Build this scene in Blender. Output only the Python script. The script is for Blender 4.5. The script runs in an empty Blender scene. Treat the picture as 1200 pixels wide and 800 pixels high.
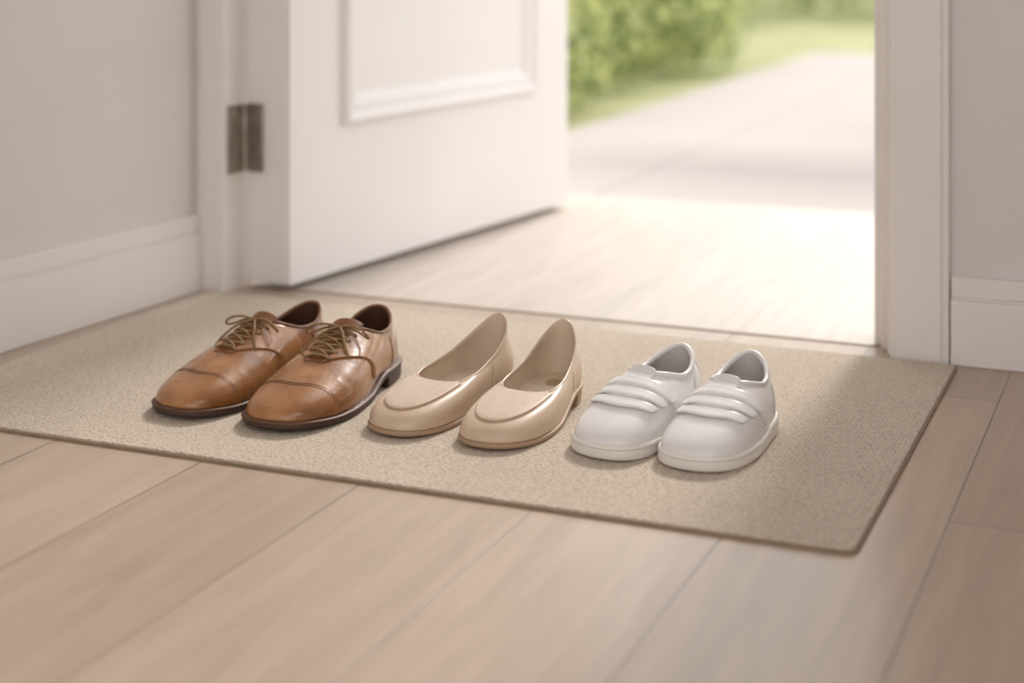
import bpy, bmesh, math, random
from mathutils import Vector, Matrix
from mathutils.bvhtree import BVHTree
random.seed(7)
scene = bpy.context.scene
COL = scene.collection
pi = math.pi

# ---------------------------------------------------------------- materials
def srgb(r, g, b):
    def f(c):
        c /= 255.0
        return c/12.92 if c <= 0.04045 else ((c+0.055)/1.055)**2.4
    return (f(r), f(g), f(b), 1.0)

class MB:
    def __init__(s, name):
        s.m = bpy.data.materials.new(name); s.m.use_nodes = True
        s.nt = s.m.node_tree; s.n = s.nt.nodes; s.l = s.nt.links
        s.b = s.n['Principled BSDF']; s.out = s.n['Material Output']
    def add(s, t, **kw):
        n = s.n.new(t)
        for k, v in kw.items():
            if k in n.inputs: n.inputs[k].default_value = v
            else: setattr(n, k, v)
        return n
    def coords(s, scale=(1,1,1), rot=(0,0,0)):
        tc = s.add('ShaderNodeTexCoord'); mp = s.add('ShaderNodeMapping')
        mp.inputs['Scale'].default_value = scale; mp.inputs['Rotation'].default_value = rot
        s.l.new(tc.outputs['Object'], mp.inputs['Vector']); return mp.outputs[0]
    def ramp(s, fac, stops):
        r = s.add('ShaderNodeValToRGB')
        el = r.color_ramp.elements
        while len(el) < len(stops): el.new(0.5)
        for e, (p, c) in zip(el, stops): e.position = p; e.color = c
        s.l.new(fac, r.inputs[0]); return r.outputs[0]
    def bump(s, h, strength=0.2, dist=0.001, prev=None):
        b = s.add('ShaderNodeBump'); b.inputs['Strength'].default_value = strength
        b.inputs['Distance'].default_value = dist
        s.l.new(h, b.inputs['Height'])
        if prev: s.l.new(prev, b.inputs['Normal'])
        s.l.new(b.outputs[0], s.b.inputs['Normal']); return b.outputs[0]

def simple(name, c1, c2, rough=0.5, nscale=8, bscale=300, bstr=0.15, bdist=0.001, metal=0, coat=0, sheen=0):
    M = MB(name); v = M.coords()
    n = M.add('ShaderNodeTexNoise', Scale=nscale, Detail=5.0); M.l.new(v, n.inputs['Vector'])
    M.l.new(M.ramp(n.outputs[0], [(0.3, c1), (0.7, c2)]), M.b.inputs['Base Color'])
    M.b.inputs['Roughness'].default_value = rough; M.b.inputs['Metallic'].default_value = metal
    if coat:
        M.b.inputs['Coat Weight'].default_value = coat; M.b.inputs['Coat Roughness'].default_value = 0.22
    if sheen: M.b.inputs['Sheen Weight'].default_value = sheen
    n2 = M.add('ShaderNodeTexNoise', Scale=bscale, Detail=3.0); M.l.new(v, n2.inputs['Vector'])
    M.bump(n2.outputs[0], bstr, bdist)
    return M.m

m_wall = simple('wall_paint', srgb(217,211,209), srgb(223,217,215), 0.85, 3, 160, 0.35, 0.002)
m_trim = simple('trim_paint', srgb(228,222,217), srgb(233,227,222), 0.42, 3, 60, 0.05, 0.001)
m_door = simple('door_paint', srgb(230,227,226), srgb(235,232,231), 0.40, 3, 80, 0.05, 0.001)
m_ceil = simple('ceiling_paint', srgb(235,232,228), srgb(238,235,232), 0.9)
m_hinge = simple('hinge_brushed_metal', srgb(148,138,128), srgb(176,166,156), 0.36, 40, 400, 0.1, 0.0005, metal=0.85)
m_thresh = simple('threshold_wood', srgb(132,114,98), srgb(150,132,114), 0.5, 20)

def leather(name, stops, rough, coat, nscale=10, crease=0.0):
    M = MB(name); v = M.coords()
    n = M.add('ShaderNodeTexNoise', Scale=nscale, Detail=6.0, Roughness=0.6); M.l.new(v, n.inputs['Vector'])
    M.l.new(M.ramp(n.outputs[0], stops), M.b.inputs['Base Color'])
    M.b.inputs['Coat Weight'].default_value = coat; M.b.inputs['Coat Roughness'].default_value = 0.16
    vo = M.add('ShaderNodeTexVoronoi', Scale=650.0); M.l.new(v, vo.inputs['Vector'])
    b1 = M.bump(vo.outputs['Distance'], 0.10, 0.0004)
    n2 = M.add('ShaderNodeTexNoise', Scale=32.0, Detail=4.0, Distortion=1.2); M.l.new(v, n2.inputs['Vector'])
    M.bump(n2.outputs[0], crease, 0.002, b1)
    rr = M.add('ShaderNodeMapRange'); rr.inputs['To Min'].default_value = rough-0.06; rr.inputs['To Max'].default_value = rough+0.10
    M.l.new(n2.outputs[0], rr.inputs['Value']); M.l.new(rr.outputs[0], M.b.inputs['Roughness'])
    return M.m
m_brown = leather('brown_leather', [(0.25, srgb(112,68,32)), (0.5, srgb(154,102,56)), (0.75, srgb(184,132,84))], 0.26, 0.65, 16, 0.26)
m_brownin = simple('brown_lining', srgb(70,42,24), srgb(96,60,36), 0.7)
m_browndk = simple('brown_tongue_leather', srgb(110,68,36), srgb(136,88,50), 0.5, 20)
m_brstitch = simple('brown_stitching', srgb(98,60,32), srgb(114,72,40), 0.6)
m_soledk = simple('dark_rubber_sole', srgb(58,42,34), srgb(76,56,46), 0.5, 30)
m_welt = simple('leather_welt', srgb(88,60,42), srgb(104,72,50), 0.5, 40)
m_lace = simple('waxed_lace', srgb(122,94,60), srgb(154,122,82), 0.75, 300, 1500, 0.6, 0.0006)
m_beige = leather('beige_leather', [(0.3, srgb(200,175,151)), (0.7, srgb(212,189,167))], 0.34, 0.25, 14, 0.06)
m_apron = leather('beige_apron_leather', [(0.3, srgb(203,179,157)), (0.7, srgb(214,192,171))], 0.26, 0.6, 14, 0.08)
m_beigein = simple('beige_lining', srgb(216,198,174), srgb(224,206,184), 0.65)
m_beigest = simple('beige_stitching', srgb(176,144,116), srgb(188,158,130), 0.6)
m_beigesole = simple('beige_sole', srgb(168,138,112), srgb(180,150,124), 0.55)
m_white = leather('white_leather', [(0.3, srgb(228,226,225)), (0.7, srgb(234,232,231))], 0.28, 0.5, 14, 0.12)
m_whitein = simple('white_lining', srgb(205,200,198), srgb(215,210,207), 0.85)
m_whitesole = simple('white_rubber', srgb(230,225,217), srgb(236,231,224), 0.5)
m_whitest = simple('white_stitching', srgb(180,176,173), srgb(190,186,183), 0.6)

def plank_mat(name, cols, rough, bw=1.35, rh=0.2188, offx=0.0, offy=0.0, mort=(120,98,82)):
    M = MB(name)
    tc = M.add('ShaderNodeTexCoord'); mp = M.add('ShaderNodeMapping')
    mp.inputs['Rotation'].default_value = (0,0,-pi/2)
    mp.inputs['Location'].default_value = (offx, offy, 0)
    M.l.new(tc.outputs['Object'], mp.inputs['Vector'])
    br = M.add('ShaderNodeTexBrick'); br.offset = 0.37; br.offset_frequency = 2
    br.inputs['Color1'].default_value = cols[0]; br.inputs['Color2'].default_value = cols[1]
    br.inputs['Mortar'].default_value = srgb(*mort)
    br.inputs['Scale'].default_value = 1; br.inputs['Mortar Size'].default_value = 0.0013
    br.inputs['Mortar Smooth'].default_value = 0.4
    br.inputs['Brick Width'].default_value = bw; br.inputs['Row Height'].default_value = rh
    M.l.new(mp.outputs[0], br.inputs['Vector'])
    mp2 = M.add('ShaderNodeMapping'); mp2.inputs['Scale'].default_value = (16, 1.1, 1)
    M.l.new(tc.outputs['Object'], mp2.inputs['Vector'])
    n = M.add('ShaderNodeTexNoise', Scale=2.4, Detail=9.0, Roughness=0.66, Distortion=0.9)
    M.l.new(mp2.outputs[0], n.inputs['Vector'])
    g = M.ramp(n.outputs[0], [(0.25, (0.76,0.74,0.72,1)), (0.75, (1.09,1.09,1.08,1))])
    mx = M.add('ShaderNodeMix'); mx.data_type = 'RGBA'; mx.blend_type = 'MULTIPLY'
    mx.inputs[0].default_value = 1.0
    M.l.new(br.outputs['Color'], mx.inputs[6]); M.l.new(g, mx.inputs[7])
    M.l.new(mx.outputs[2], M.b.inputs['Base Color'])
    M.b.inputs['Roughness'].default_value = rough
    inv = M.add('ShaderNodeMath'); inv.operation = 'SUBTRACT'; inv.inputs[0].default_value = 1.0
    M.l.new(br.outputs['Fac'], inv.inputs[1])
    b1 = M.bump(inv.outputs[0], 0.30, 0.001)
    M.bump(n.outputs[0], 0.10, 0.001, b1)
    return M.m
m_floor = plank_mat('oak_laminate_planks', (srgb(187,167,149), srgb(175,155,137)), 0.28, offy=-0.469, offx=0.35, mort=(112,95,82))
m_porch = plank_mat('porch_planks', (srgb(200,189,180), srgb(192,181,172)), 0.42, bw=3.0, offy=-0.469, mort=(176,162,152))

def path_mat():
    M = MB('garden_path_concrete'); v = M.coords()
    br = M.add('ShaderNodeTexBrick'); br.offset = 0
    br.inputs['Color1'].default_value = srgb(180,171,168); br.inputs['Color2'].default_value = srgb(174,165,162)
    br.inputs['Mortar'].default_value = srgb(156,147,144); br.inputs['Scale'].default_value = 1
    br.inputs['Mortar Size'].default_value = 0.006
    br.inputs['Brick Width'].default_value = 1.4; br.inputs['Row Height'].default_value = 1.1
    M.l.new(v, br.inputs['Vector'])
    n = M.add('ShaderNodeTexNoise', Scale=30.0, Detail=6.0); M.l.new(v, n.inputs['Vector'])
    M.l.new(br.outputs['Color'], M.b.inputs['Base Color']); M.b.inputs['Roughness'].default_value = 0.85
    M.bump(n.outputs[0], 0.4, 0.004); return M.m
m_path = path_mat()
m_lawn = simple('lawn_grass', srgb(150,154,108), srgb(184,184,138), 0.9, 2.5, 80, 0.8, 0.02)
def leaf_mat(name, c1, c2):
    M = MB(name); g = M.add('ShaderNodeNewGeometry')
    c = M.ramp(g.outputs['Random Per Island'], [(0.1, c1), (0.9, c2)])
    M.l.new(c, M.b.inputs['Base Color']); M.b.inputs['Roughness'].default_value = 0.5
    tr = M.add('ShaderNodeBsdfTranslucent'); M.l.new(c, tr.inputs[0])
    mx = M.add('ShaderNodeMixShader'); mx.inputs[0].default_value = 0.45
    M.l.new(M.b.outputs[0], mx.inputs[1]); M.l.new(tr.outputs[0], mx.inputs[2])
    M.l.new(mx.outputs[0], M.out.inputs[0]); return M.m
m_leaf = leaf_mat('shrub_leaves', srgb(112,128,78), srgb(222,226,160))
m_leaf2 = leaf_mat('hedge_leaves', srgb(150,164,112), srgb(226,230,178))
m_bark = simple('tree_bark', srgb(90,74,60), srgb(120,100,82), 0.9, 20)

def mat_fabric(name, c1, c2, c3):
    M = MB(name)
    tc = M.add('ShaderNodeTexCoord')
    mp = M.add('ShaderNodeMapping'); mp.inputs['Scale'].default_value = (1.0, 1.7, 1.0)
    M.l.new(tc.outputs['Object'], mp.inputs['Vector'])
    vo = M.add('ShaderNodeTexVoronoi', Scale=185.0, Randomness=0.55); M.l.new(mp.outputs[0], vo.inputs['Vector'])
    n = M.add('ShaderNodeTexNoise', Scale=900.0, Detail=3.0); M.l.new(tc.outputs['Object'], n.inputs['Vector'])
    nb = M.add('ShaderNodeTexNoise', Scale=6.0, Detail=5.0); M.l.new(tc.outputs['Object'], nb.inputs['Vector'])
    c = M.ramp(vo.outputs['Distance'], [(0.0, c1), (0.45, c2), (0.9, c3)])
    g = M.ramp(nb.outputs[0], [(0.3, (0.95,0.95,0.94,1)), (0.7, (1.03,1.03,1.03,1))])
    mx = M.add('ShaderNodeMix'); mx.data_type = 'RGBA'; mx.blend_type = 'MULTIPLY'; mx.inputs[0].default_value = 1
    M.l.new(c, mx.inputs[6]); M.l.new(g, mx.inputs[7]); M.l.new(mx.outputs[2], M.b.inputs['Base Color'])
    M.b.inputs['Roughness'].default_value = 0.95; M.b.inputs['Sheen Weight'].default_value = 0.15
    inv = M.add('ShaderNodeMath'); inv.operation = 'SUBTRACT'; inv.inputs[0].default_value = 1
    M.l.new(vo.outputs['Distance'], inv.inputs[1])
    b1 = M.bump(inv.outputs[0], 0.9, 0.0027)
    M.bump(n.outputs[0], 0.4, 0.001, b1)
    return M.m
m_mat = mat_fabric('woven_loop_fabric', srgb(222,208,191), srgb(206,192,174), srgb(156,140,122))
m_matedge = simple('mat_edge_binding', srgb(136,116,96), srgb(152,132,110), 0.9, 60, 800, 0.6, 0.001)

# ---------------------------------------------------------------- helpers
def link(o, parent=None):
    COL.objects.link(o)
    if parent: o.parent = parent
    return o
def mesh_obj(name, verts, faces, mats, parent=None, smooth=True):
    me = bpy.data.meshes.new(name); me.from_pydata([tuple(v) for v in verts], [], faces)
    for m in (mats if isinstance(mats, list) else [mats]): me.materials.append(m)
    if smooth:
        for p in me.polygons: p.use_smooth = True
    me.update()
    return link(bpy.data.objects.new(name, me), parent)
def boxes(name, lst, mat, bevel=0.0, parent=None, rot=0, origin=(0,0,0)):
    V=[];F=[]
    for (x0,x1,y0,y1,z0,z1) in lst:
        b=len(V)
        V+= [(x0,y0,z0),(x1,y0,z0),(x1,y1,z0),(x0,y1,z0),(x0,y0,z1),(x1,y0,z1),(x1,y1,z1),(x0,y1,z1)]
        F+= [(b,b+3,b+2,b+1),(b+4,b+5,b+6,b+7),(b,b+1,b+5,b+4),(b+1,b+2,b+6,b+5),(b+2,b+3,b+7,b+6),(b+3,b,b+4,b+7)]
    o=mesh_obj(name,V,F,mat,parent,False)
    o.location=origin; o.rotation_euler=(0,0,rot)
    if bevel:
        m=o.modifiers.new('bevel','BEVEL'); m.width=bevel; m.segments=2; m.limit_method='ANGLE'
    return o
def empty(name, loc=(0,0,0), rz=0):
    e=bpy.data.objects.new(name,None); e.empty_display_size=0.05; e.location=loc; e.rotation_euler=(0,0,rz)
    return link(e)
def tube(name, pts, r, mat, parent=None, cyclic=False, res=3):
    cu=bpy.data.curves.new(name,'CURVE'); cu.dimensions='3D'; cu.bevel_depth=r; cu.bevel_resolution=res; cu.use_fill_caps=True
    lst = pts if isinstance(pts[0][0],(list,tuple,Vector)) else [pts]
    for P in lst:
        sp=cu.splines.new('NURBS' if len(P)>3 else 'POLY'); sp.points.add(len(P)-1)
        for a,p in zip(sp.points,P): a.co=(p[0],p[1],p[2],1)
        sp.use_cyclic_u=cyclic
        if len(P)>3: sp.order_u=4; sp.use_endpoint_u=True; sp.resolution_u=4
    cu.materials.append(mat)
    return link(bpy.data.objects.new(name,cu),parent)
def ss(a,b,x):
    t=max(0,min(1,(x-a)/(b-a))); return t*t*(3-2*t)
def crp(P,n):
    N=len(P); out=[]
    for i in range(N):
        a,b,c,d=P[i-1],P[i],P[(i+1)%N],P[(i+2)%N]
        for k in range(n):
            t=k/n
            out.append(tuple(0.5*((2*b[q])+(-a[q]+c[q])*t+(2*a[q]-5*b[q]+4*c[q]-d[q])*t*t+(-a[q]+3*b[q]-3*c[q]+d[q])*t**3) for q in range(len(b))))
    return out

# ---------------------------------------------------------------- room shell
FX0,FX1,FY0=-2.1,2.2,-2.6
YW=2.535
boxes('floor',[(FX0,FX1,FY0,2.586,-0.05,0)],m_floor)
boxes('porch_floor',[(-3.2,1.6,2.592,3.815,-0.06,-0.001)],m_porch)
boxes('threshold_strip',[(-1.61,-0.43,2.584,2.594,-0.04,0.0015)],m_thresh,0.0006)
boxes('wall_front',[(-2.1,-1.66,YW,2.66,0,2.5),(-0.34,2.2,YW,2.66,0,2.5),(-1.66,-0.34,YW,2.66,2.12,2.5)],m_wall)
WR=math.radians(-4.6)
boxes('wall_left',[(-0.14,-0.016,-5.0,0.05,0,2.5)],m_wall,rot=WR,origin=(-1.656,YW,0))
boxes('baseboard_left',[(-0.016,0.0,-5.0,-0.003,0,0.106),(-0.016,-0.003,-5.0,-0.003,0.106,0.110),(-0.016,-0.005,-5.0,-0.003,0.110,0.139)],m_trim,0.0025,rot=WR,origin=(-1.656,YW,0))
boxes('baseboard_right',[(-0.338,2.2,YW-0.018,YW,0,0.098),(-0.338,2.2,YW-0.014,YW,0.098,0.102),(-0.338,2.2,YW-0.012,YW,0.102,0.132)],m_trim,0.0025)
boxes('wall_right',[(2.2,2.3,FY0,2.66,0,2.5)],m_wall)
boxes('ceiling',[(-2.1,2.3,FY0,2.66,2.5,2.6)],m_ceil)
boxes('trim_1',[(-1.664,-1.612,2.518,2.54,0,2.16),(-1.75,-1.61,2.524,2.586,0,2.12),(-1.80,-1.622,2.586,2.68,0,2.12)],m_trim,0.003)
boxes('trim_2',[(-0.428,-0.340,2.517,2.54,0,2.16),(-0.420,-0.350,2.513,2.518,0,2.15),(-0.436,-0.34,2.54,2.60,0,2.12),(-0.452,-0.34,2.575,2.60,0,2.12),(-0.466,-0.34,2.60,2.68,0,2.12)],m_trim,0.003)
boxes('trim_3',[(-1.664,-0.34,2.517,2.54,2.08,2.17),(-1.66,-0.34,2.54,2.68,2.08,2.12)],m_trim,0.003)

# ---------------------------------------------------------------- door
D=empty('door_1',(-1.507,2.572,0),math.atan2(0.991,0.135))
TH=0.096; W=1.05; H=2.03; z0=0.012
px0,px1=0.155,0.895; pz0,pz1=0.285,1.93
def door_slab():
    V=[];F=[]
    def q(*p):
        b=len(V);V.extend(p);F.append(tuple(range(b,b+4)))
    X=[0,px0,px1,W];Z=[z0,pz0,pz1,H]
    for i in range(3):
        for k in range(3):
            y=0.005 if (i==1 and k==1) else 0.0
            q((X[i],y,Z[k]),(X[i+1],y,Z[k]),(X[i+1],y,Z[k+1]),(X[i],y,Z[k+1]))
    q((px0,0,pz0),(px0,.005,pz0),(px0,.005,pz1),(px0,0,pz1)); q((px1,0,pz0),(px1,0,pz1),(px1,.005,pz1),(px1,.005,pz0))
    q((px0,0,pz0),(px1,0,pz0),(px1,.005,pz0),(px0,.005,pz0)); q((px0,0,pz1),(px0,.005,pz1),(px1,.005,pz1),(px1,0,pz1))
    q((0,TH,z0),(0,TH,H),(W,TH,H),(W,TH,z0))
    q((0,0,z0),(0,0,H),(0,TH,H),(0,TH,z0)); q((W,0,z0),(W,TH,z0),(W,TH,H),(W,0,H))
    q((0,0,z0),(0,TH,z0),(W,TH,z0),(W,0,z0)); q((0,0,H),(W,0,H),(W,TH,H),(0,TH,H))
    return mesh_obj('slab',V,F,m_door,D,False)
door_slab()
def moulding(x0,x1,z0_,z1_,ybase):
    prof=[(0.0,0.0),(0.002,-0.012),(0.009,-0.016),(0.018,-0.013),(0.024,-0.006),(0.034,-0.007),(0.044,-0.004),(0.050,0.002),(0.058,0.005)]
    V=[];F=[]
    for d,y in prof:
        V+= [(x0+d,ybase+y,z0_+d),(x1-d,ybase+y,z0_+d),(x1-d,ybase+y,z1_-d),(x0+d,ybase+y,z1_-d)]
    for k in range(len(prof)-1):
        for s in range(4):
            a=k*4+s;b=k*4+(s+1)%4
            F.append((a,b,b+4,a+4))
    return mesh_obj('panel_moulding',V,F,m_door,D,False)
moulding(px0,px1,pz0,pz1,0.0)
def cyl(name,x,y,z0,z1,r,mat,parent=None):
    n=20;V=[];F=[]
    for z in (z0,z1):
        for i in range(n): V.append((x+r*math.cos(2*pi*i/n),y+r*math.sin(2*pi*i/n),z))
    for i in range(n): F.append((i,(i+1)%n,n+(i+1)%n,n+i))
    F.append(tuple(range(n-1,-1,-1)));F.append(tuple(range(n,2*n)))
    o=mesh_obj(name,V,F,mat,parent,False);m=o.modifiers.new('b','BEVEL');m.width=0.0006;m.segments=2;m.limit_method='ANGLE';return o
Hg=empty('door_hinge',(-1.604,2.580,0))
boxes('jamb_leaf',[(-0.006,-0.002,-0.055,0.003,0.212,0.336)],m_hinge,0.0008,parent=Hg)
boxes('door_leaf',[(0.002,0.038,-0.0025,0.0015,0.212,0.336)],m_hinge,0.0008,parent=Hg,rot=math.radians(-7.8))
for k in range(5):
    cyl('knuckle_%d'%(k+1),0,-0.004,0.2125+k*0.0247,0.2125+k*0.0247+0.0240,0.0062,m_hinge,Hg)
for k,(yy,zz) in enumerate([(-0.018,0.232),(-0.034,0.258),(-0.018,0.29),(-0.034,0.316)]):
    bpy.ops.mesh.primitive_uv_sphere_add(radius=0.0035,location=(0,0,0),segments=16,ring_count=8)
    s=bpy.context.object; s.name='screw_%d'%(k+1); s.scale=(0.3,1,1); s.location=(-0.002,yy,zz); s.data.materials.append(m_hinge); s.parent=Hg

# ---------------------------------------------------------------- mat
def rounded_rect(x0,x1,y0,y1,r,n=8):
    P=[]
    for cx,cy,a0 in ((x1-r,y1-r,0),(x0+r,y1-r,pi/2),(x0+r,y0+r,pi),(x1-r,y0+r,3*pi/2)):
        for k in range(n+1):
            a=a0+pi/2*k/n; P.append((cx+r*math.cos(a),cy+r*math.sin(a)))
    return P
DM=empty('door_mat',(0,0,0))
mx0,mx1,my0,my1=-1.647,-0.325,1.708,2.508
def slab(name,P,prof,mat,parent):
    V=[];F=[];n=len(P)
    cx=(mx0+mx1)/2;cy=(my0+my1)/2
    for ins,z in prof:
        for x,y in P:
            V.append((x-math.copysign(ins,x-cx),y-math.copysign(ins,y-cy),z))
    for k in range(len(prof)-1):
        for i in range(n):
            j=(i+1)%n;F.append((k*n+i,k*n+j,(k+1)*n+j,(k+1)*n+i))
    F.append(tuple(range((len(prof)-1)*n,len(prof)*n)))
    return mesh_obj(name,V,F,mat,parent,False)
P=rounded_rect(mx0,mx1,my0,my1,0.016)
slab('binding',P,[(0,0.0),(-0.0005,0.0015),(0,0.003),(0.002,0.0038),(0.005,0.0038)],m_matedge,DM)
slab('pile',rounded_rect(mx0+0.003,mx1-0.003,my0+0.003,my1-0.003,0.014),[(0,0.003),(0.0005,0.0048),(0.0015,0.0055)],m_mat,DM)
MZ=0.0055

# ---------------------------------------------------------------- shoes
class Shoe:
    def __init__(s,name,spec,heel,toe,side):
        s.sp=spec; s.L=spec['L']; s.side=side
        dx,dy=toe[0]-heel[0],toe[1]-heel[1]
        rz=math.atan2(dy,dx)-pi/2
        s.e=empty(name,(heel[0],heel[1],MZ),rz)
        k=math.hypot(dx,dy)/s.L
        s.e.scale=(k,k,spec.get('zs',1.0))
        n=6
        tab=spec['cols']; full=tab+tab[-2:0:-1]; signs=[1]*len(tab)+[-1]*(len(tab)-2)
        rows=[]
        for c,sg in zip(full,signs):
            B,O,p1z,p2z,k2,e1,e2=c
            bz=s.zb(B[1])
            cy=min(max(B[1],0.28*s.L),0.74*s.L)
            d=Vector((B[0],B[1]-cy)); d=d.normalized() if d.length>1e-6 else Vector((1,0))
            P0=(B[0],B[1],bz)
            P1=(B[0]+d.x*e1,B[1]+d.y*e1,p1z)
            P2=(O[0]+(B[0]-O[0])*k2+d.x*e2,O[1]+(B[1]-O[1])*k2+d.y*e2,p2z)
            r=[]
            for p in (P0,P1,P2,O): r+= [p[0]*sg,p[1],p[2]]
            rows.append(r)
        rows=crp(rows,n)
        s.N=len(rows); s.M=30
        s.base=[(s.warp(r[0],r[1]),r[1]) for r in rows]
        s.top=[Vector((s.warp(r[9],r[10]),r[10],r[11])) for r in rows]
        V=[]
        for r in rows:
            p=[Vector(r[3*q:3*q+3]) for q in range(4)]
            for j in range(s.M+1):
                t=j/s.M
                v=p[0]*(1-t)**3+p[1]*3*t*(1-t)**2+p[2]*3*t*t*(1-t)+p[3]*t**3
                v=Vector((s.warp(v.x,v.y),v.y,v.z))
                V.append(v)
        F=[]
        for i in range(s.N):
            for j in range(s.M):
                a=i*(s.M+1)+j;b=((i+1)%s.N)*(s.M+1)+j
                F.append((a,a+1,b+1,b))
        s.crease(V)
        s.bvh=BVHTree.FromPolygons(V,F)
        o=mesh_obj('upper',V,F,[spec['mat'],spec['lin']],s.e)
        m=o.modifiers.new('s','SOLIDIFY');m.thickness=spec.get('th',0.0028);m.offset=-1;m.material_offset=1;m.material_offset_rim=0
    def crease(s,V):
        f=s.sp.get('crease')
        if f:
            for v in V: v.z+=f(v.x-s.warp(0,v.y),v.y,v.z)
    def warp(s,x,y): return x+s.side*s.sp['bend']*math.sin(pi*min(1,max(0,y/s.L))*0.92)
    def zb(s,y): return s.sp['zb'](y)
    def ray(s,o,d):
        h=s.bvh.ray_cast(Vector(o),Vector(d).normalized())
        return h
    def proj(s,y,phi,off=0.0,z0=0.022):
        a=math.radians(phi)
        l,n,_,_=s.ray((s.warp(0,y),y,z0),(math.cos(a),0,math.sin(a)))
        if l is None: return None
        d=Vector((math.cos(a),0,math.sin(a)))
        if n.dot(d)<0: n=-n
        return l+n*off
    def ztop(s,x,y,off=0.0):
        l,n,_,_=s.ray((s.warp(x,y),y,0.3),(0,0,-1))
        if l is None: return None
        if n.z<0:n=-n
        return l+n*off
    def patch(s,name,fn,nu,nv,mat,th=0.0015,bev=True,relax=0):
        V=[];F=[];ok=[]
        for a in range(nu+1):
            for b in range(nv+1):
                p=fn(a/nu,b/nv)
                ok.append(p is not None); V.append(p if p is not None else Vector((0,0,0)))
        for _ in range(relax):
            W_=list(V)
            for a in range(1,nu):
                for b in range(1,nv):
                    k=a*(nv+1)+b
                    nb=(k-1,k+1,k-nv-1,k+nv+1)
                    if ok[k] and all(ok[i] for i in nb):
                        z=sum(V[i].z for i in nb)/4
                        W_[k]=Vector((V[k].x,V[k].y,V[k].z*.5+z*.5))
            V=W_
        for a in range(nu):
            for b in range(nv):
                q=(a*(nv+1)+b,(a+1)*(nv+1)+b,(a+1)*(nv+1)+b+1,a*(nv+1)+b+1)
                if all(ok[k] for k in q): F.append(q)
        used=sorted({k for f in F for k in f}); mp={k:i for i,k in enumerate(used)}
        V=[V[k] for k in used];F=[tuple(mp[k] for k in f) for f in F]
        if not F: return None
        tot=0
        for f in F:
            a,b,cc=V[f[0]],V[f[1]],V[f[2]]
            tot+=(b-a).cross(cc-b).normalized().dot(a-Vector((s.warp(0,a.y),a.y,0.02)))
        if tot<0: F=[f[::-1] for f in F]
        o=mesh_obj(name,V,F,mat,s.e)
        m=o.modifiers.new('s','SOLIDIFY');m.thickness=th+0.001;m.offset=-0.6
        if bev:
            m=o.modifiers.new('b','BEVEL');m.width=min(0.0006,th*0.4);m.segments=2;m.limit_method='ANGLE';m.angle_limit=1.0
        return o
    def strip_fill(s,ring,V,F,up=True):
        n=len(ring)
        for i in range(n//2):
            a,b=i,i+1; c,d=(n-i-1)%n,(n-i)%n
            q=[ring[a],ring[b],ring[c],ring[d]]
            q2=[]
            for k in q:
                if k not in q2:q2.append(k)
            if len(q2)>=3: F.append(tuple(q2 if not up else q2[::-1]))
    def offset_outline(s,pts,d):
        n=len(pts);out=[]
        for i in range(n):
            a=Vector(pts[i-1]);b=Vector(pts[(i+1)%n]);t=(b-a).normalized()
            nrm=Vector((-t.y,t.x))
            out.append((pts[i][0]+nrm.x*d,pts[i][1]+nrm.y*d))
        return out
    def sole(s,name,prof,mat,ymax=None):
        V=[];F=[];n=s.N
        for d,zf in prof:
            for (x,y) in s.offset_outline(s.base,d):
                V.append(Vector((x,y,zf(y))))
        for k in range(len(prof)-1):
            for i in range(n):
                j=(i+1)%n;F.append((k*n+i,(k+1)*n+i,(k+1)*n+j,k*n+j))
        s.strip_fill(list(range(n)),V,F,False)
        s.strip_fill(list(range((len(prof)-1)*n,len(prof)*n)),V,F,True)
        return mesh_obj(name,V,F,mat,s.e)
    def heel(s,name,ycut,prof,mat):
        pts=[p for p in s.base]
        V=[];F=[]
        n=len(pts)
        idx=[i for i in range(n) if pts[i][1]<ycut]
        m=len(idx)
        for d,z in prof:
            out=s.offset_outline(pts,d)
            for i in idx: V.append(Vector((out[i][0],min(out[i][1],ycut),z(out[i][1]) if callable(z) else z)))
        for k in range(len(prof)-1):
            for i in range(m):
                j=(i+1)%m;F.append((k*m+i,(k+1)*m+i,(k+1)*m+j,k*m+j))
        F.append(tuple(range(m)));F.append(tuple(range((len(prof)-1)*m,len(prof)*m))[::-1])
        o=mesh_obj(name,V,F,mat,s.e,False)
        return o
    def insole(s,z,mat):
        V=[];F=[]
        for (x,y) in s.offset_outline(s.base,-0.002): V.append(Vector((x,y,s.zb(y)+z)))
        s.strip_fill(list(range(s.N)),V,F,True)
        return mesh_obj('insole',V,F,mat,s.e)
    def seam(s,name,pts,r,mat,cyc=False):
        pts=[p for p in pts if p is not None]
        if len(pts)>3: tube(name,pts,r,mat,s.e,cyc)
    def collar(s,r,mat,dz=0.0,name='topline_binding'):
        tube(name,[p+Vector((0,0,dz)) for p in s.top[::2]],r,mat,s.e,True)

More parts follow.
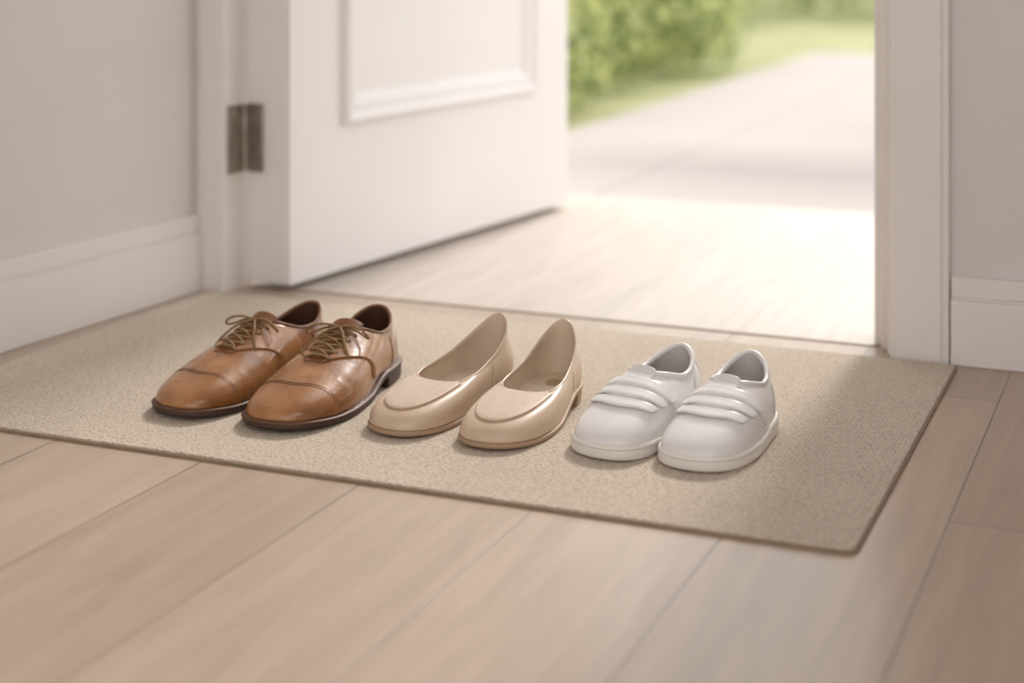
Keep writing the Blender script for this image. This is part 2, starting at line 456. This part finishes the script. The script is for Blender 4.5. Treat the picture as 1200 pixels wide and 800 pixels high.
# ---- derby
def zb_d(y): return 0.0105+0.015*(1-ss(0.09,0.16,y))+0.005*ss(0.24,0.315,y)
def crease_d(x,y,z):
    k=0
    for c,a,sl in ((0.222,0.0016,.30),(0.211,0.0012,.10),(0.233,0.0012,.42),(0.243,0.0007,.2)):
        k-= a*math.exp(-((y-c-sl*abs(x)*.6+.004*math.sin(x*90+c*100))/0.0024)**2)
    return k*ss(0.030,0.045,z)
D_cols=[
 ((0,.315),(0,.126,.097),.044,.050,.56,.006,0),
 ((.026,.311),(.012,.124,.0965),.044,.051,.56,.006,0),
 ((.045,.293),(.021,.118,.0945),.043,.053,.54,.006,0),
 ((.056,.258),(.027,.108,.090),.042,.060,.49,.006,.002),
 ((.059,.215),(.031,.096,.085),.042,.067,.42,.005,.003),
 ((.053,.165),(.033,.082,.080),.043,.067,.30,.005,.003),
 ((.045,.112),(.033,.066,.078),.045,.063,.18,.004,.002),
 ((.042,.062),(.032,.045,.080),.050,.066,.10,.004,.003),
 ((.035,.024),(.025,.025,.090),.052,.074,.08,.004,.003),
 ((.019,.005),(.013,.012,.098),.052,.078,.05,.005,.003),
 ((0,0),(0,.008,.100),.052,.078,.0,.005,.003)]
D_spec=dict(L=.315,cols=D_cols,bend=.007,zb=zb_d,mat=m_brown,lin=m_brownin,th=.003,crease=crease_d,zs=.95)

def make_derby(name,heel,toe,side):
    s=Shoe(name,D_spec,heel,toe,side)
    zt=lambda y:s.zb(y); 
    zbt=lambda y:max(0,s.zb(y)-0.0105)
    s.sole('outsole',[(0.001,zbt),(0.0045,lambda y:zbt(y)+.0015),(0.0055,lambda y:zt(y)-.004),(0.0048,lambda y:zt(y)-.0025)],m_soledk)
    s.sole('welt',[(0.0048,lambda y:zt(y)-.003),(0.0062,lambda y:zt(y)-.0022),(0.0062,lambda y:zt(y)-.0002),(0.0045,lambda y:zt(y)+.0008),(-0.002,lambda y:zt(y)+.001)],m_welt)
    s.heel('heel_block',0.088,[(0.0035,0.0),(0.0045,0.002),(0.0050,lambda y:s.zb(y)-.006)],m_soledk)
    s.insole(.004,m_brownin)
    s.collar(.0019,m_browndk)
    off=.0016
    for k,yy in enumerate((.257,.261)):
        s.seam('cap_seam_%d'%(k+1),[s.proj(yy-0.00002*(abs(90-f))**1.4,f,.0001) for f in range(6,175,6)],.0006,m_brstitch)
    FT=78.5
    for sg,nm in ((1,'a'),(-1,'b')):
        def ph(f): return f if sg>0 else 180-f
        def yf(v):
            return .208-.012*ss(.0,.22,v)-.052*ss(.12,.75,v)
        def q(u,v):
            f=FT-(FT-10)*v
            yb=.1275-.018*ss(.06,.22,v)-.02*ss(.2,.5,v)
            y=yb+(yf(v)-yb)*u
            return s.proj(y,ph(f),off)
        s.patch('quarter_'+nm,q,26,26,m_brown,.0018)
        for k,dd in enumerate((.0025,.0050)):
            s.seam('quarter_stitch_%s%d'%(nm,k),[s.proj(yf(v/20)-dd,ph(FT-dd*500-(FT-10-dd*500)*v/20),off+.0004) for v in range(21)],.00045,m_brstitch)
        s.seam('facing_stitch_'+nm,[s.proj(.130+.072*k/12,ph(FT-2.6),off+.0004) for k in range(13)],.00045,m_brstitch)
        s.seam('heel_seam_'+nm,[s.proj(.062-.0004*k,ph(8+3.6*k),.0003) for k in range(13)],.0006,m_brstitch)
    def tg(u,v):
        x=(v-.5)*2*.0185*(1+.15*u)
        if u<.72:
            y=.206-(.206-.130)*u/.72
            return s.ztop(x*.85,y,.0007)
        w=(u-.72)/.28
        p=s.ztop(x*.85,.130,.0007)
        if p is None: return None
        return Vector((s.warp(x*(.9+.15*w),.13),.130-.014*w-.6*abs(x)*w*.3,p.z+.011*w-12*x*x*w))
    s.patch('tongue',tg,22,10,m_browndk,.002)
    ys=[.138,.153,.168,.183,.198]
    E={}
    for i,y in enumerate(ys):
        for sg in (1,-1):
            p=s.proj(y,90-sg*18.5,off+.0006); E[(i,sg)]=p
            ring=[p+Vector((.0026*math.cos(a*pi/5),.0026*math.sin(a*pi/5),-.0026*math.cos(a*pi/5)*sg*.35+.0026*math.sin(a*pi/5)*-.45)) for a in range(10)]
            tube('eyelet',ring,.0007,m_soledk,s.e,True)
    L=[]
    def bridge(a,b,lift):
        return [a-Vector((0,0,.001)),a.lerp(b,.10)+Vector((0,0,.0025)),a.lerp(b,.33)+Vector((0,0,lift)),a.lerp(b,.67)+Vector((0,0,lift)),a.lerp(b,.90)+Vector((0,0,.0025)),b-Vector((0,0,.001))]
    for i in range(len(ys)):
        if i==len(ys)-1: L.append(bridge(E[(i,1)],E[(i,-1)],.0045))
        else:
            L.append(bridge(E[(i+1,1)],E[(i,-1)],.0046)); L.append(bridge(E[(i+1,-1)],E[(i,1)],.0068))
    c=(E[(0,1)]+E[(0,-1)])/2+Vector((0,-.001,.008))
    L.append([E[(0,1)],E[(0,1)].lerp(c,.5)+Vector((0,0,.003)),c,c+Vector((-.003,.001,.001))])
    L.append([E[(0,-1)],E[(0,-1)].lerp(c,.5)+Vector((0,0,.003)),c,c+Vector((.003,.001,.001))])
    L.append([c+Vector(v) for v in ((-.003,-.003,0),(-.004,.001,.003),(0,.004,.0035),(.004,.001,.003),(.003,-.003,0))])
    for sg in (1,-1):
        L.append([c+Vector(v) for v in ((0,0,.001),(sg*.010,.002,.006),(sg*.026,.006,.007),(sg*.042,.010,.001),(sg*.048,.008,-.009),(sg*.040,.001,-.010),(sg*.024,-.003,-.001),(sg*.010,-.003,.003),(0,0,.001))])
        L.append([c+Vector(v) for v in ((0,0,.001),(sg*.008,.010,.003),(sg*.018,.024,-.005),(sg*.028,.038,-.018),(sg*.036,.043,-.030),(sg*.040,.044,-.040))])
    tube('laces',L,.0018,m_lace,s.e,False,2)
    return s
make_derby('brown_leather_derby_shoe',(-1.108,2.157),(-1.103,1.824),-1)
make_derby('brown_leather_derby_shoe.001',(-1.206,2.140),(-1.248,1.826),1)

# ---- flats
def zb_f(y): return 0.007+0.017*(1-ss(0.06,0.15,y))+0.003*ss(0.20,0.262,y)
F_cols=[
 ((0,.262),(0,.158,.045),.033,.0395,.50,.005,0),
 ((.022,.257),(.014,.157,.045),.033,.040,.50,.005,0),
 ((.038,.241),(.026,.151,.045),.032,.041,.48,.005,.001),
 ((.0465,.215),(.033,.141,.046),.032,.043,.42,.004,.002),
 ((.049,.184),(.036,.126,.048),.034,.045,.32,.004,.003),
 ((.046,.148),(.0355,.107,.051),.035,.045,.25,.004,.003),
 ((.040,.108),(.033,.086,.056),.038,.048,.18,.004,.003),
 ((.035,.070),(.030,.061,.064),.043,.054,.10,.004,.003),
 ((.031,.032),(.024,.032,.080),.050,.064,.08,.005,.003),
 ((.018,.008),(.012,.013,.097),.055,.078,.05,.006,.002),
 ((0,0),(0,.009,.103),.055,.080,.0,.007,.002)]
F_spec=dict(L=.262,cols=F_cols,bend=.006,zb=zb_f,mat=m_beige,lin=m_beigein,th=.0022,zs=1.0)
def make_flat(name,heel,toe,side):
    s=Shoe(name,F_spec,heel,toe,side)
    zt=lambda y:s.zb(y)
    zl=lambda y:max(0,s.zb(y)-0.0068)
    s.sole('outsole',[(0,zl),(0.0022,lambda y:zl(y)+.001),(0.0028,lambda y:zt(y)-.002),(0.0018,lambda y:zt(y)-.0003),(-.002,zt)],m_beigesole)
    s.heel('heel_block',0.062,[(-0.0005,0.0),(0.0,0.0015),(0.0018,lambda y:s.zb(y)-.003)],m_beigesole)
    s.insole(.003,m_beigein)
    s.collar(.0014,m_beige)
    def ring(t):
        a=t*pi/2
        hw=.0360
        yy=.147+ .094*math.cos(a)**0.70 if abs(t)<1 else .147
        return hw*math.copysign(abs(math.sin(a))**0.9,a),yy
    def ap(u,v):
        t=(v-.5)*2*.985
        rx,ry=ring(t)
        ox=.033*t*.98; oy=.1605-.012*abs(t)**2.4
        return s.ztop(ox+(rx-ox)*u,oy+(ry-oy)*u,.0016)
    s.patch('apron',ap,28,48,m_apron,.0008,False,12)
    s.seam('apron_seam',[s.ztop(*ring(t/24*.985),.0009) for t in range(-24,25)],.0013,m_beige)
    s.seam('apron_stitch',[s.ztop(ring(t/24*.985)[0]*1.08,ring(t/24*.985)[1]+.0034*math.cos(t/24*pi/2),.0001) for t in range(-24,25)],.0006,m_beigest)
    for sg in (1,-1):
        s.seam('side_seam',[s.proj(.085-.001*k,(4+4.2*k) if sg>0 else 180-(4+4.2*k),.0002,.026) for k in range(9)],.0004,m_beigest)
    V=[];F=[]
    n=24
    for k in range(n):
        a=2*pi*k/n;x=.010*math.cos(a);y=.050+.014*math.sin(a)
        V.append(Vector((s.warp(x,y),y,s.zb(y)+.0036)))
    F.append(tuple(range(n)))
    mesh_obj('insole_label',V,F,m_beigest,s.e)
    return s
make_flat('beige_loafer_flat',(-.813,2.147),(-.820,1.862),-1)
make_flat('beige_loafer_flat.001',(-.908,2.147),(-.949,1.864),1)

# ---- sneakers
def zb_s(y): return 0.0165+0.003*(1-ss(0.05,0.12,y))+0.002*ss(0.16,0.208,y)
S_cols=[
 ((0,.208),(0,.098,.079),.036,.052,.46,.004,0),
 ((.021,.204),(.011,.096,.079),.036,.052,.46,.004,0),
 ((.036,.191),(.018,.091,.078),.036,.054,.45,.004,.000),
 ((.0445,.167),(.023,.083,.076),.037,.058,.42,.003,.000),
 ((.0465,.136),(.026,.073,.073),.040,.063,.36,.003,.001),
 ((.044,.103),(.028,.062,.070),.042,.062,.28,.003,.002),
 ((.040,.070),(.028,.051,.069),.043,.060,.18,.004,.002),
 ((.037,.040),(.027,.037,.072),.046,.062,.10,.004,.003),
 ((.030,.015),(.021,.021,.081),.050,.068,.08,.004,.003),
 ((.016,.003),(.010,.011,.090),.052,.074,.05,.004,.003),
 ((0,0),(0,.008,.093),.052,.076,.0,.004,.003)]
S_spec=dict(L=.208,cols=S_cols,bend=.005,zb=zb_s,mat=m_white,lin=m_whitein,th=.0035)
def make_sneaker(name,heel,toe,side):
    s=Shoe(name,S_spec,heel,toe,side)
    zt=lambda y:s.zb(y)
    spring=lambda y:.002*ss(.17,.21,y)
    s.sole('rubber_sole',[(-.001,spring),(0.0020,lambda y:.001+spring(y)),(0.0032,lambda y:.004+spring(y)),(0.0034,lambda y:zt(y)-.001),(0.0028,lambda y:zt(y)+.0012),(0.0014,lambda y:zt(y)+.002),(-.002,lambda y:zt(y)+.002)],m_whitesole)
    pts=[Vector((x,y,zt(y)-.003)) for x,y in s.offset_outline(s.base,.0033)][::2]
    tube('foxing_line',pts,.0006,m_whitest,s.e,True)
    s.insole(.005,m_whitein)
    s.collar(.0030,m_white,-.0005)
    Z=.020
    yf=lambda f:.156-.052*(1-math.cos(pi*min(1,abs(90-f)/80)))/2
    def q(u,v):
        f=13+154*v
        e=abs(90-f)
        yb=.108-.016*ss(10,45,e)-.028*ss(45,78,e)
        return s.proj(yb+(yf(f)-yb)*u,f,.0010,Z)
    s.patch('instep_overlay',q,20,56,m_white,.0012)
    for dd in (.0022,.0044):
        s.seam('overlay_stitch',[s.proj(yf(13+154*v/36)-dd,13+154*v/36,.0013,Z) for v in range(37)],.0004,m_whitest)
    for sg in (1,-1):
        s.seam('heel_counter_seam',[s.proj(.052-.0016*k,(5+4.4*k) if sg>0 else 180-(5+4.4*k),.0001,.026) for k in range(11)],.0005,m_whitest)
    for k,yc in enumerate((.1535,.1345,.1155)):
        def st(u,v,yc=yc):
            f=34+112*v
            e=min(v,1-v)
            hw=.0128*min(1,math.sqrt(max(0,min(1,e/.05)))*.4+.6)
            y=yc+(u-.5)*hw-.0000035*(90-f)**2
            return s.proj(y,f,.0034,Z)
        s.patch('strap_%d'%(k+1),st,6,40,m_white,.0018)
        for du in (.15,.85):
            s.seam('strap_stitch',[(lambda p:p+Vector((0,0,.0003)) if p is not None else None)(st(du,v/24)) for v in range(1,24)],.00045,m_whitest)
    def tg(u,v):
        x=(v-.5)*2*.016
        if u<.5:
            y=.120-(.120-.102)*u/.5
            return s.ztop(x*.95,y,.0010)
        w=(u-.5)/.5
        p=s.ztop(x*.95,.102,.0010)
        if p is None:return None
        return Vector((s.warp(x,.1),.102-.008*w,p.z+.009*w-10*x*x*w))
    s.patch('tongue',tg,20,10,m_white,.003)
    def ht(u,v):
        a=(v-.5)*2*.75
        l,n,_,_=s.ray((0,.035,.043+.044*u),(math.sin(a),-math.cos(a),0))
        if l is None:return None
        return l+Vector((math.sin(a),-math.cos(a),0))*.0012
    s.patch('heel_tab',ht,8,14,m_white,.0012)
    return s
make_sneaker('white_strap_sneaker',(-.537,2.117),(-.563,1.883),-1)
make_sneaker('white_strap_sneaker.001',(-.630,2.117),(-.673,1.883),1)

# ---------------------------------------------------------------- outdoors
boxes('garden_path',[(-1.93,0.9,3.82,9.0,-0.06,-0.015)],m_path)
boxes('lawn',[(-14,-1.94,3.82,9.0,-0.2,-0.03),(0.91,8,3.82,9.0,-0.2,-0.03),(-14,8,9.01,30,-0.2,-0.03)],m_lawn)
def foliage(name,blobs,size,mat,shell=0.55):
    V=[];F=[]
    for (cx,cy,cz,rx,ry,rz,cnt) in blobs:
        for _ in range(cnt):
            d=Vector((random.gauss(0,1),random.gauss(0,1),random.gauss(0,1))).normalized()
            r=shell+(1-shell)*random.random()
            r*=1+.12*math.sin(d.x*7+cx)*math.cos(d.y*6+cy)
            p=Vector((cx+d.x*rx*r,cy+d.y*ry*r,cz+d.z*rz*r))
            nrm=(d+Vector((random.uniform(-1,1),random.uniform(-1,1),random.uniform(-1,1)))*.8).normalized()
            t=nrm.orthogonal().normalized(); t.rotate(Matrix.Rotation(random.random()*6.28,3,nrm)); b=nrm.cross(t)
            L=size*random.uniform(.7,1.4);W=L*.45
            if p.z<-0.028+L: continue
            k=len(V)
            V+= [p-t*L,p+b*W-t*L*.1,p+t*L,p-b*W-t*L*.1]
            F.append((k,k+1,k+2,k+3))
    return mesh_obj(name,V,F,mat,None,False)
foliage('garden_shrub',[(-2.5,5.6,.2,.52,.6,.6,3200),(-2.75,6.6,.35,.7,.7,.75,3600),(-2.5,7.6,.2,.5,.6,.5,2600),(-3.4,5.2,.5,.9,.8,.9,3000),(-3.0,8.4,.3,.7,.8,.65,2600)],.035,m_leaf)
foliage('garden_hedge',[(-5.6+i*1.15,14.0+.3*math.sin(i*2.1),.7,1.0,.9,1.25,2600) for i in range(8)],.06,m_leaf2)
foliage('garden_shrub.001',[(-4.3,9.9,.4,.9,.4,.8,2600),(-3.6,11.0,.4,.9,.8,.7,2200)],.05,m_leaf2)
T=empty('garden_tree',(1.6,8.6,-0.028))
n=14;V=[];F=[]
for k in range(9):
    z=k*.4;r=.11*(1-.09*k)
    for i in range(n):V.append((r*math.cos(2*pi*i/n)+.03*math.sin(k),r*math.sin(2*pi*i/n),z))
for k in range(8):
    for i in range(n):F.append((k*n+i,k*n+(i+1)%n,(k+1)*n+(i+1)%n,(k+1)*n+i))
mesh_obj('trunk',V,F,m_bark,T)
c=foliage('canopy',[(-2.3,-1.2,2.3,1.2,.35,.12,1300),(-1.6,.3,2.7,1.0,.4,.2,1200),(-.3,.6,3.2,1.2,.7,.6,1500),(.2,.1,3.8,1.2,1.0,.8,1500)],.06,m_leaf,0.1); c.parent=T

# ---------------------------------------------------------------- light
w=bpy.data.worlds.new('sky'); scene.world=w; w.use_nodes=True
bg=w.node_tree.nodes['Background']; bg.inputs[0].default_value=(1.0,0.985,0.975,1); bg.inputs[1].default_value=1.75
def sun(name,direction,strength,angle,color):
    l=bpy.data.lights.new(name,'SUN'); l.energy=strength; l.angle=math.radians(angle); l.color=color
    o=link(bpy.data.objects.new(name,l)); o.rotation_euler=Vector(direction).to_track_quat('-Z','Y').to_euler(); o.location=(0,0,6); return o
sun('sun',(-0.03,-1.0,-0.78),2.5,8,(1,0.95,0.89))
def area(name,loc,target,size,energy,color,sy=None):
    l=bpy.data.lights.new(name,'AREA'); l.energy=energy; l.color=color; l.size=size
    if sy: l.shape='RECTANGLE'; l.size_y=sy
    o=link(bpy.data.objects.new(name,l)); o.location=loc
    o.rotation_euler=(Vector(target)-Vector(loc)).to_track_quat('-Z','Y').to_euler(); return o
area('interior_fill',(0.4,0.4,2.4),(-0.9,2.0,0),1.2,12,(1,0.96,0.92))  # added soft fill to lift the interior, no actual fixture here

# ---------------------------------------------------------------- camera
cd=bpy.data.cameras.new('camera'); cam=link(bpy.data.objects.new('camera',cd))
cam.location=(0,0,0.65); cam.rotation_euler=(pi/2,0,math.radians(22.64))
cd.sensor_width=36; cd.lens=57.54; cd.shift_y=-0.4
cd.dof.use_dof=True; cd.dof.focus_distance=2.12; cd.dof.aperture_fstop=2.0
scene.camera=cam
scene.view_settings.view_transform='Standard'
